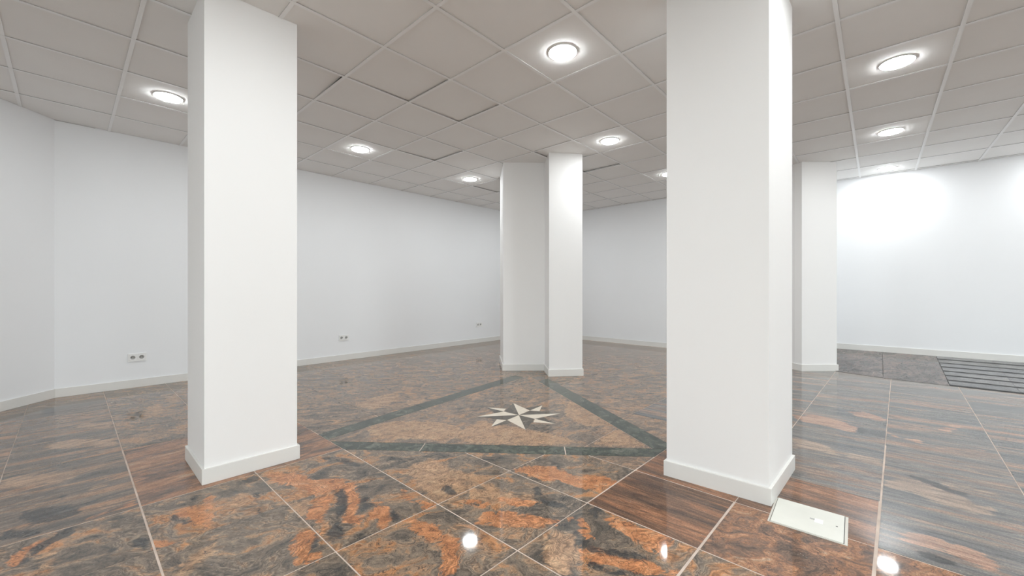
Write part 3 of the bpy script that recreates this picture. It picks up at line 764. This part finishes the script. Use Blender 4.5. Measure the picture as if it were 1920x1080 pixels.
for a, b in ((7.5, 3.5), (-1.5, -1.5), (1.5, -4.5), (-1.5, -4.5), (10.5, -7.5), (7.5, -7.5), (4.5, -7.5), (1.5, -7.5), (-4.5, -1.5), (-4.5, -4.5), (-7.5, -4.5), (-7.5, -7.5), (-4.5, -7.5), (-1.5, -7.5), (1.5, -10.5), (4.5, -10.5), (7.5, -10.5)):
    downlight(a, b, HID if (a, b) != (7.5, 3.5) else 'round lit downlight hidden behind the stepped middle column')

# ------------------------------------------------------------------ wall sockets
def socket(a, zc, label, wdt=0.155, hgt=0.088):
    y = WL(a); e = empty('wall_socket', (a, y, zc), (math.pi / 2, 0, math.atan(-0.015)))
    # local: x along wall, y up, z out of the wall towards the room
    t = 0.010; o = 0.0315
    def bars():
        xs = [(-wdt / 2, -0.0365 - o), (-0.0365 + o, 0.0365 - o), (0.0365 + o, wdt / 2)]
        return [(x0, x1, -hgt / 2, hgt / 2) for x0, x1 in xs] + [(c - o, c + o, y0, y1) for c in (-0.0365, 0.0365) for y0, y1 in ((-hgt / 2, -o), (o, hgt / 2))]
    v = []; f = []
    for x0, x1, y0, y1 in bars():
        k = len(v); v += [(x, y, z) for z in (0, t) for x, y in ((x0, y0), (x1, y0), (x1, y1), (x0, y1))]
        f += [tuple(k + i for i in q) for q in ((3, 2, 1, 0), (4, 5, 6, 7), (0, 1, 5, 4), (1, 2, 6, 5), (2, 3, 7, 6), (3, 0, 4, 7))]
    link('frame_plate', mesh_from('frame_plate', v, f, M['white_plastic']), e)
    for s in (-1, 1):
        cxs = s * 0.0365; n = 32; v = []; f = []; ii = o - 0.0006; zt = t + 0.002; r0 = 0.0215
        for k in range(n):
            an = 2 * math.pi * (k + 0.5) / n; c_, s_ = math.cos(an), math.sin(an); m_ = ii / max(abs(c_), abs(s_))
            v += [(c_ * m_, s_ * m_, 0.001), (c_ * m_, s_ * m_, zt), (c_ * r0, s_ * r0, zt), (c_ * r0 * 0.94, s_ * r0 * 0.94, 0.0012)]
        for k in range(n):
            a_, b_ = 4 * k, 4 * ((k + 1) % n)
            for q in range(3): f.append((a_ + q, b_ + q, b_ + q + 1, a_ + q + 1))
        f.append(tuple(4 * k + 3 for k in range(n)))
        ins = link('socket_insert', mesh_from('socket_insert', v, f, M['white_plastic']), e, (cxs, 0, 0))
        lathe('socket_well', [(0.0, 0.0018), (0.0198, 0.0018), (0.0202, 0.0013)], M['recess_plastic'], ins, (0, 0, 0), 32)
        for q in (-1, 1):
            lathe('pin_hole', [(0.0, 0.0024), (0.0032, 0.0024), (0.0032, 0.0015)], M['black'], ins, (q * 0.0095, 0, 0), 12)
            box('earth_clip', -0.003, 0.003, q * 0.0178 - 0.0022, q * 0.0178 + 0.0022, 0.0015, 0.0095, M['brass'], ins)
    tag(e, label, 'socket', 'double wall sockets')
socket(0.533, 0.336, 'white double socket low on the left wall, left of the large left column')
socket(2.885, 0.350, 'white double socket low on the left wall, just right of the large left column')
socket(5.715, 0.374, 'small far white double socket low on the wall near the stepped middle column')

# ------------------------------------------------------------------ floor box
fb = empty('floor_box_cover', (2.374, 0.247, 0), (0, 0, 0.03))
tag(fb, 'cream rectangular floor box cover let into the red granite beside the right big column', 'floor box')
box('rim', -0.142, 0.139, -0.152, 0.141, 0.0, 0.003, M['lidframe'], fb, 0.001)
lid = box('lid', -0.137, 0.134, -0.138, 0.130, 0.003, 0.0065, M['lid'], fb, 0.0015)
box('seam_gap', -0.137, 0.134, -0.1405, -0.1375, 0.0028, 0.0038, M['black'], fb)
box('seam_gap', -0.137, 0.134, 0.1300, 0.1325, 0.0028, 0.0038, M['black'], fb)
latch = box('latch', -0.022, 0.020, -0.062, -0.030, 0.0065, 0.0072, M['white_plastic'], lid, 0.0003)
box('latch_slot', -0.002, 0.012, -0.031, -0.012, 0.0064, 0.0071, M['recess_plastic'], latch)
lathe('screw_hole', [(0.0, 0.0069), (0.004, 0.0069), (0.0045, 0.0063)], M['black'], lid, (0.0, -0.112, 0), 14)
